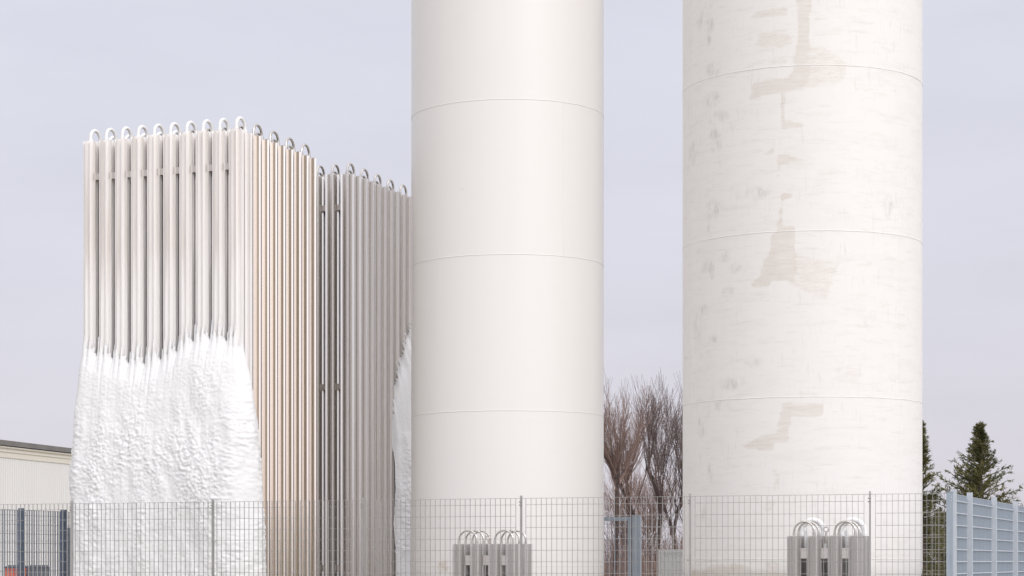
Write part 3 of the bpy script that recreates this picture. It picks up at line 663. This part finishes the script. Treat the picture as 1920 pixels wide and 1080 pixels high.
# ------------------------------------------------------------------ shed behind on the left
SO = Vector((-17.75, 81.0, 0)); sd = Vector((0.262, 0.965, 0)); rz = math.atan2(sd.y, sd.x)
sh = empty('storage_shed', SO, rz); tag(sh, 'long cream ribbed metal shed with a dark roof edge at the left', 'shed')
LEN = 34; HT = EYE + 4.50
mb = MB(); x = 0.0
prof = []
while x < LEN:
    prof += [(x, 0.0), (x+0.05, -0.022), (x+0.10, -0.022), (x+0.15, 0.0)]; x += 0.2
n = len(prof)
vs = [(a, b, 0) for a, b in prof] + [(a, b, HT-0.42) for a, b in prof]
mb.add(vs, [(i, i+1, n+i+1, n+i) for i in range(n-1)])
mb.box(0, LEN, 0.03, 14, 0, HT-0.45)
mb.build('wall', M['wall'], sh)
mb = MB(); mb.box(-0.1, LEN, -0.05, 0.028, HT-0.42, HT-0.17); mb.box(-0.1, LEN, -0.09, -0.052, HT-0.20, HT-0.05); mb.build('fascia', M['trim'], sh)
mb = MB(); mb.tube([(-0.1, -0.13, HT-0.02), (LEN, -0.13, HT-0.02)], 0.045, 8); mb.build('gutter', M['trim'], sh)
mb = MB()
vs = [(-0.3, -0.22, HT+0.04), (LEN, -0.22, HT+0.04), (LEN, 7, HT+0.9), (-0.3, 7, HT+0.9), (-0.3, 14.3, HT+0.04), (LEN, 14.3, HT+0.04)]
vs2 = [(a, b, c+0.20) for a, b, c in vs]
mb.add(vs+vs2, [(0,1,2,3), (3,2,5,4), (9,8,7,6), (10,11,8,9), (0,6,7,1), (4,5,11,10), (0,3,9,6), (3,4,10,9), (1,7,8,2), (2,8,11,5)])
mb.build('roof', M['roof'], sh)
mb = MB(); mb.box(9.5, 13.5, -0.05, 0.02, 0, 3.0)
for k in range(9): mb.box(9.55, 13.45, -0.07, -0.052, 0.15+k*0.32, 0.40+k*0.32)
mb.build('roller_door', M['grey_plastic'], sh)

# wheeled bins in front of the shed
def bin_(x, y, wd, body_m, label, rz_=0.1):
    t = empty('wheeled_bin', (x, y, 0), rz_); tag(t, label, 'bin', 'wheeled bins beside the shed')
    mb = MB(); a, b = wd*0.42, wd*0.5
    mb.add([(-a,-a,0.12),(a,-a,0.12),(a,a,0.12),(-a,a,0.12),(-b,-b,1.36),(b,-b,1.36),(b,b,1.36),(-b,b,1.36)],
           [(0,3,2,1),(4,5,6,7),(0,1,5,4),(1,2,6,5),(2,3,7,6),(3,0,4,7)])
    mb.box(-b-0.02, b+0.02, -b-0.02, b+0.02, 1.361, 1.40)
    mb.build('body', body_m, t)
    mb = MB(); mb.add([(-b-.03,-b-.04,1.403),(b+.03,-b-.04,1.403),(b+.03,b+.05,1.403),(-b-.03,b+.05,1.403),(-b-.03,-b-.04,1.43),(b+.03,-b-.04,1.43),(b-.05,b-.05,1.49),(-b+.05,b-.05,1.49)],
           [(0,3,2,1),(4,5,6,7),(0,1,5,4),(1,2,6,5),(2,3,7,6),(3,0,4,7)]); mb.build('lid', M['dark_plastic'], t)
    mb = MB(); mb.tube([(-b*0.7, b+0.08, 1.33), (b*0.7, b+0.08, 1.33)], 0.018, 8); mb.build('handle', M['dark_plastic'], t)
    for sx in (-1, 1):
        mb = MB(); mb.tube([(sx*(a+0.0), a+0.04, 0.12), (sx*(a+0.06), a+0.04, 0.12)], 0.12, 16); mb.build('wheel', M['rubber'], t)
bin_(-11.40, 60, 0.56, M['orange'], 'orange-red bin with a dark lid behind the left fence')
bin_(-10.84, 60.2, 0.58, M['grey_plastic'], 'grey bin standing next to the orange-red one', 0.05)

# ------------------------------------------------------------------ trees
def bare_tree(x, y, h, lean, label, seed, tw='twig', spread=0.5, fork=0.5, stems=16, leader=0):
    """a trunk that ends in a knob from which a fan of long straight shoots rises, each with finer shoots"""
    rd = random.Random(seed)
    t = empty('bare_tree', (x, y, 0)); tag(t, label, 'tree', 'leafless trees behind the yard')
    tr, cr = MB(), MB()
    def shoot(p, d, ln, r, depth, mb):
        n = 5 if depth == 1 else 3
        pts = [p]; rs = [r]; dd = d.copy(); q = p.copy()
        for k in range(n):
            dd = (dd + Vector((rd.gauss(0, .055), rd.gauss(0, .055), 0.07 + rd.gauss(0, .03)))).normalized()
            q = q + dd*(ln/n); pts.append(q.copy()); rs.append(max(r*(1-0.72*(k+1)/n), 0.0028))
        mb.tube(pts, rs, 5 if depth == 1 else 3, False)
        if depth >= 3 or ln < 0.3: return
        for c in range({1: 9, 2: 4}[depth] + rd.randrange(2)):
            i = rd.randrange(n-1 if depth > 1 else n); u = rd.random(); p2 = pts[i].lerp(pts[i+1], u)
            a = rd.random()*6.283; s_ = 0.30 + 0.30*rd.random()
            nd = (dd + Vector((math.cos(a)*s_, math.sin(a)*s_, 0.15))).normalized()
            shoot(p2, nd, ln*(0.30+0.25*rd.random()), max(rs[i+1]*0.6, 0.0040), depth+1, cr)
    top = Vector((lean*0.5, 0, h*fork)); mid = top*0.5 + Vector((rd.gauss(0, .08), rd.gauss(0, .08), 0))
    r0 = 0.0095*h
    tr.tube([(0, 0, 0), mid*0.5 + Vector((rd.gauss(0, .03), 0, 0)), mid, top], [r0*1.3, r0*1.1, r0, r0*0.85], 8, False)
    tr.tube([top - Vector((0, 0, .12)), top, top + Vector((0, 0, .10))], [r0*0.9, r0*1.35, r0*0.6], 8)
    heads = [(top, h*(1-fork))]
    for q in range(leader):                                   # heavier limbs that carry their own fans
        a = rd.random()*6.283; e_ = top + Vector((math.cos(a)*0.35, math.sin(a)*0.35, h*(1-fork)*(0.25+0.2*rd.random())))
        tr.tube([top, top.lerp(e_, 0.5) + Vector((rd.gauss(0, .06), rd.gauss(0, .06), 0)), e_], [r0*0.8, r0*0.6, r0*0.45], 6)
        heads.append((e_, h - e_.z))
    for s in range(stems):
        c, rem = heads[s % len(heads)]
        a = 6.283*rd.random(); sp = spread*rd.random()**0.7
        d = Vector((math.cos(a)*sp, math.sin(a)*sp, 1)).normalized()
        shoot(c + Vector((rd.gauss(0, .04), rd.gauss(0, .04), -rd.random()*0.25)), d, rem*(0.75+0.3*rd.random()), 0.010 + 0.009*rd.random(), 1, tr if s % 3 == 0 else cr)
    for s in range(stems//2):                                 # stray low branches along the trunk
        zt = rd.uniform(0.35, 0.95); c = mid*2*zt if zt < .5 else mid.lerp(top, zt*2-1)
        a = 6.283*rd.random(); d = Vector((math.cos(a)*0.8, math.sin(a)*0.8, 0.7)).normalized()
        shoot(Vector((c.x, c.y, top.z*zt)), d, h*0.20*(0.6+0.6*rd.random()), 0.014, 2, cr)
    zz = sorted(v[2] for v in cr.v); k_ = h/zz[int(len(zz)*0.985)]
    for mb_ in (tr, cr): mb_.v = [(v[0], v[1], v[2]*k_) for v in mb_.v]
    tr.build('trunk', M['bark'], t); cr.build('crown', M[tw], t)
def at(px, D): return (px-800)/4050*D
TS = [ # px, distance, height, lean, kind
 (1145, 50, 5.9, 0.3, 'leafless tree with a dark leaning trunk close to the clean tank', 'twig', .85, .66, 26, 0),
 (1179, 58, 6.4, 0.2, 'red-brown leafless tree with a fan of fine twigs, left in the gap between the tanks', 'twig', .75, .50, 22, 2),
 (1236, 52, 6.1, 0.1, 'taller dark leafless tree with upright limbs in the gap between the tanks', 'twig_dark', .40, .52, 14, 2),
 (1262, 54, 6.0, 0.0, 'thick-trunked leafless tree forking low, nearest the scuffed tank', 'twig_dark', .50, .42, 20, 3),
 (1205, 66, 4.6, 0.0, 'small bushy red-brown leafless tree low in the gap between the tanks', 'twig', .95, .35, 34, 2),
 (1160, 72, 4.9, 0.3, 'slender far leafless tree behind the leaning trunk', 'twig', .9, .38, 26, 1),
 (1292, 60, 5.9, 0.0, 'leafless tree mostly hidden behind the scuffed tank, twigs showing at its left edge', 'twig_dark', .5, .45, 22, 2),
]
for i, (px, D, h, lean, lab, tw, sp, fk, st, ld) in enumerate(TS):
    bare_tree(at(px, D), D, h*0.95, lean, lab, 100+i*13, tw, sp, fk, st, ld)

def cedar(x, y, h, width, label, seed, nb=150):
    rd = random.Random(seed)
    t = empty('cedar_tree', (x, y, 0)); tag(t, label, 'tree', 'dark evergreen trees at the right')
    tr, cr = MB(), MB()
    tr.tube([(0, 0, 0), (0.03, 0, h*0.5), (0, 0.02, h*0.8), (0.05, 0, h*0.98)], [0.14, 0.09, 0.035, 0.008], 8, False)
    for b in range(nb):
        f = (b+rd.random())/nb; z = h*(0.07 + 0.91*f**0.9)
        L = width*((1-f)**1.3)*(0.4+0.8*rd.random()) + 0.07
        a = rd.random()*6.283; up = 0.18 + 0.75*f
        d = Vector((math.cos(a), math.sin(a), up)).normalized()
        p = Vector((0, 0, z)); pts = [p.copy()]; k = max(int(L/0.14), 3)
        dd = d.copy()
        for s in range(k):
            dd = (dd + Vector((0, 0, -0.05 if s < k*0.6 else 0.07)) + Vector((rd.gauss(0, .05), rd.gauss(0, .05), rd.gauss(0, .03)))).normalized()
            p = p + dd*(L/k); pts.append(p.copy())
        cr.tube(pts, [0.016*(1-s/(k+1))+0.003 for s in range(k+1)], 3, False)
        for s in range(1, k+1):
            for q in range(3):
                aa = rd.random()*6.283
                side = dd.cross(Vector((math.cos(aa), math.sin(aa), 0.2))).normalized()
                bl = (0.06 + 0.22*rd.random()**1.5)*(1.1 - 0.5*s/k)*(0.5 + 0.7*(1-f))
                bd = (dd*(0.8+0.5*rd.random()) + side*0.8 + Vector((0, 0, 0.12))).normalized()
                c0 = pts[s] - (pts[s]-pts[s-1])*rd.random()
                for n_ in range(13):
                    fr = (n_+rd.random())/13; b0 = c0 + bd*bl*fr
                    dr = (bd*1.3 + Vector((rd.gauss(0,.55), rd.gauss(0,.55), rd.gauss(0.1,.5)))).normalized()
                    ln = 0.035 + 0.06*rd.random(); tip = b0 + dr*ln
                    wv = dr.cross(Vector((rd.gauss(0,1), rd.gauss(0,1), rd.gauss(0,1)))).normalized()*(0.0035+0.0045*rd.random())
                    mid = b0.lerp(tip, 0.5)
                    cr.add([b0, mid+wv, tip, mid-wv], [(0, 1, 2, 3)])
    tr.build('trunk', M['bark'], t); cr.build('crown', M['cedar'], t)
cedar(at(1838, 46), 46, 1.6+(1052-793)/4050*46, 2.8, 'dark evergreen tree with a pointed top rising above the right-hand fence', 5, 300)
cedar(at(1724, 42), 42, 1.6+(1052-790)/4050*42, 1.2, 'dark evergreen tree half hidden behind the scuffed tank, tips showing at its right edge', 9, 260)
cedar(at(1762, 50), 50, 2.75, 1.2, 'low evergreen bush behind the fence corner at the right', 15, 130)

# tangled undergrowth at the foot of the leafless trees
def thicket(name, x0, x1, y0, y1, n, h, mm, label, seed):
    rd = random.Random(seed); mb = MB()
    for k in range(n):
        x, y = rd.uniform(x0, x1), rd.uniform(y0, y1); hh = h*(0.5+0.6*rd.random())
        p = Vector((x, y, 0)); d = Vector((rd.gauss(0, .25), rd.gauss(0, .25), 1)).normalized(); pts = [p.copy()]
        for s in range(3):
            d = (d + Vector((rd.gauss(0, .15), rd.gauss(0, .15), 0))).normalized(); p = p + d*hh/3; pts.append(p.copy())
        r_ = 0.008+0.02*rd.random()**2
        mb.tube(pts, [r_, r_*.8, r_*.6, r_*.3], 3, False)
        for s in range(5):
            b0 = pts[1].lerp(pts[3], rd.random()); dv = Vector((rd.gauss(0, .5), rd.gauss(0, .5), 0.6)).normalized()*0.5*rd.random()
            mb.tube([b0, b0+dv], [0.005, 0.002], 3, False)
    o = mb.build(name, mm); tag(o, label, 'undergrowth', kind='stuff')
thicket('undergrowth', at(1100, 56), at(1320, 56), 44, 62, 900, 2.1, M['twig'], 'tangled brown saplings and brush under the leafless trees', 3)
thicket('brush', at(1100, 75), at(1330, 75), 66, 84, 700, 2.6, M['twig_dark'], 'dark brown far brush closing the gap behind the leafless trees', 4)
def shrub_belt(name, x0, x1, y0, y1, n, h, label, seed):
    rd = random.Random(seed); mb = MB()
    for k in range(n):
        c = Vector((rd.uniform(x0, x1), rd.uniform(y0, y1), abs(rd.gauss(0, h*0.42))))
        if c.z > h: continue
        u = Vector((rd.gauss(0,1), rd.gauss(0,1), rd.gauss(0,1))).normalized()*(0.03+0.06*rd.random()); v = u.cross(Vector((rd.gauss(0,1), rd.gauss(0,1), rd.gauss(0,1)))).normalized()*0.04
        mb.add([c-u, c+v, c+u, c-v], [(0, 1, 2, 3)])
    o = mb.build(name, M['hedge']); tag(o, label, 'hedge', kind='stuff')
shrub_belt('hedge', at(1080, 64), at(1900, 64), 62, 68, 14000, 1.35, 'low olive and brown hedge along the ground behind the yard', 8)
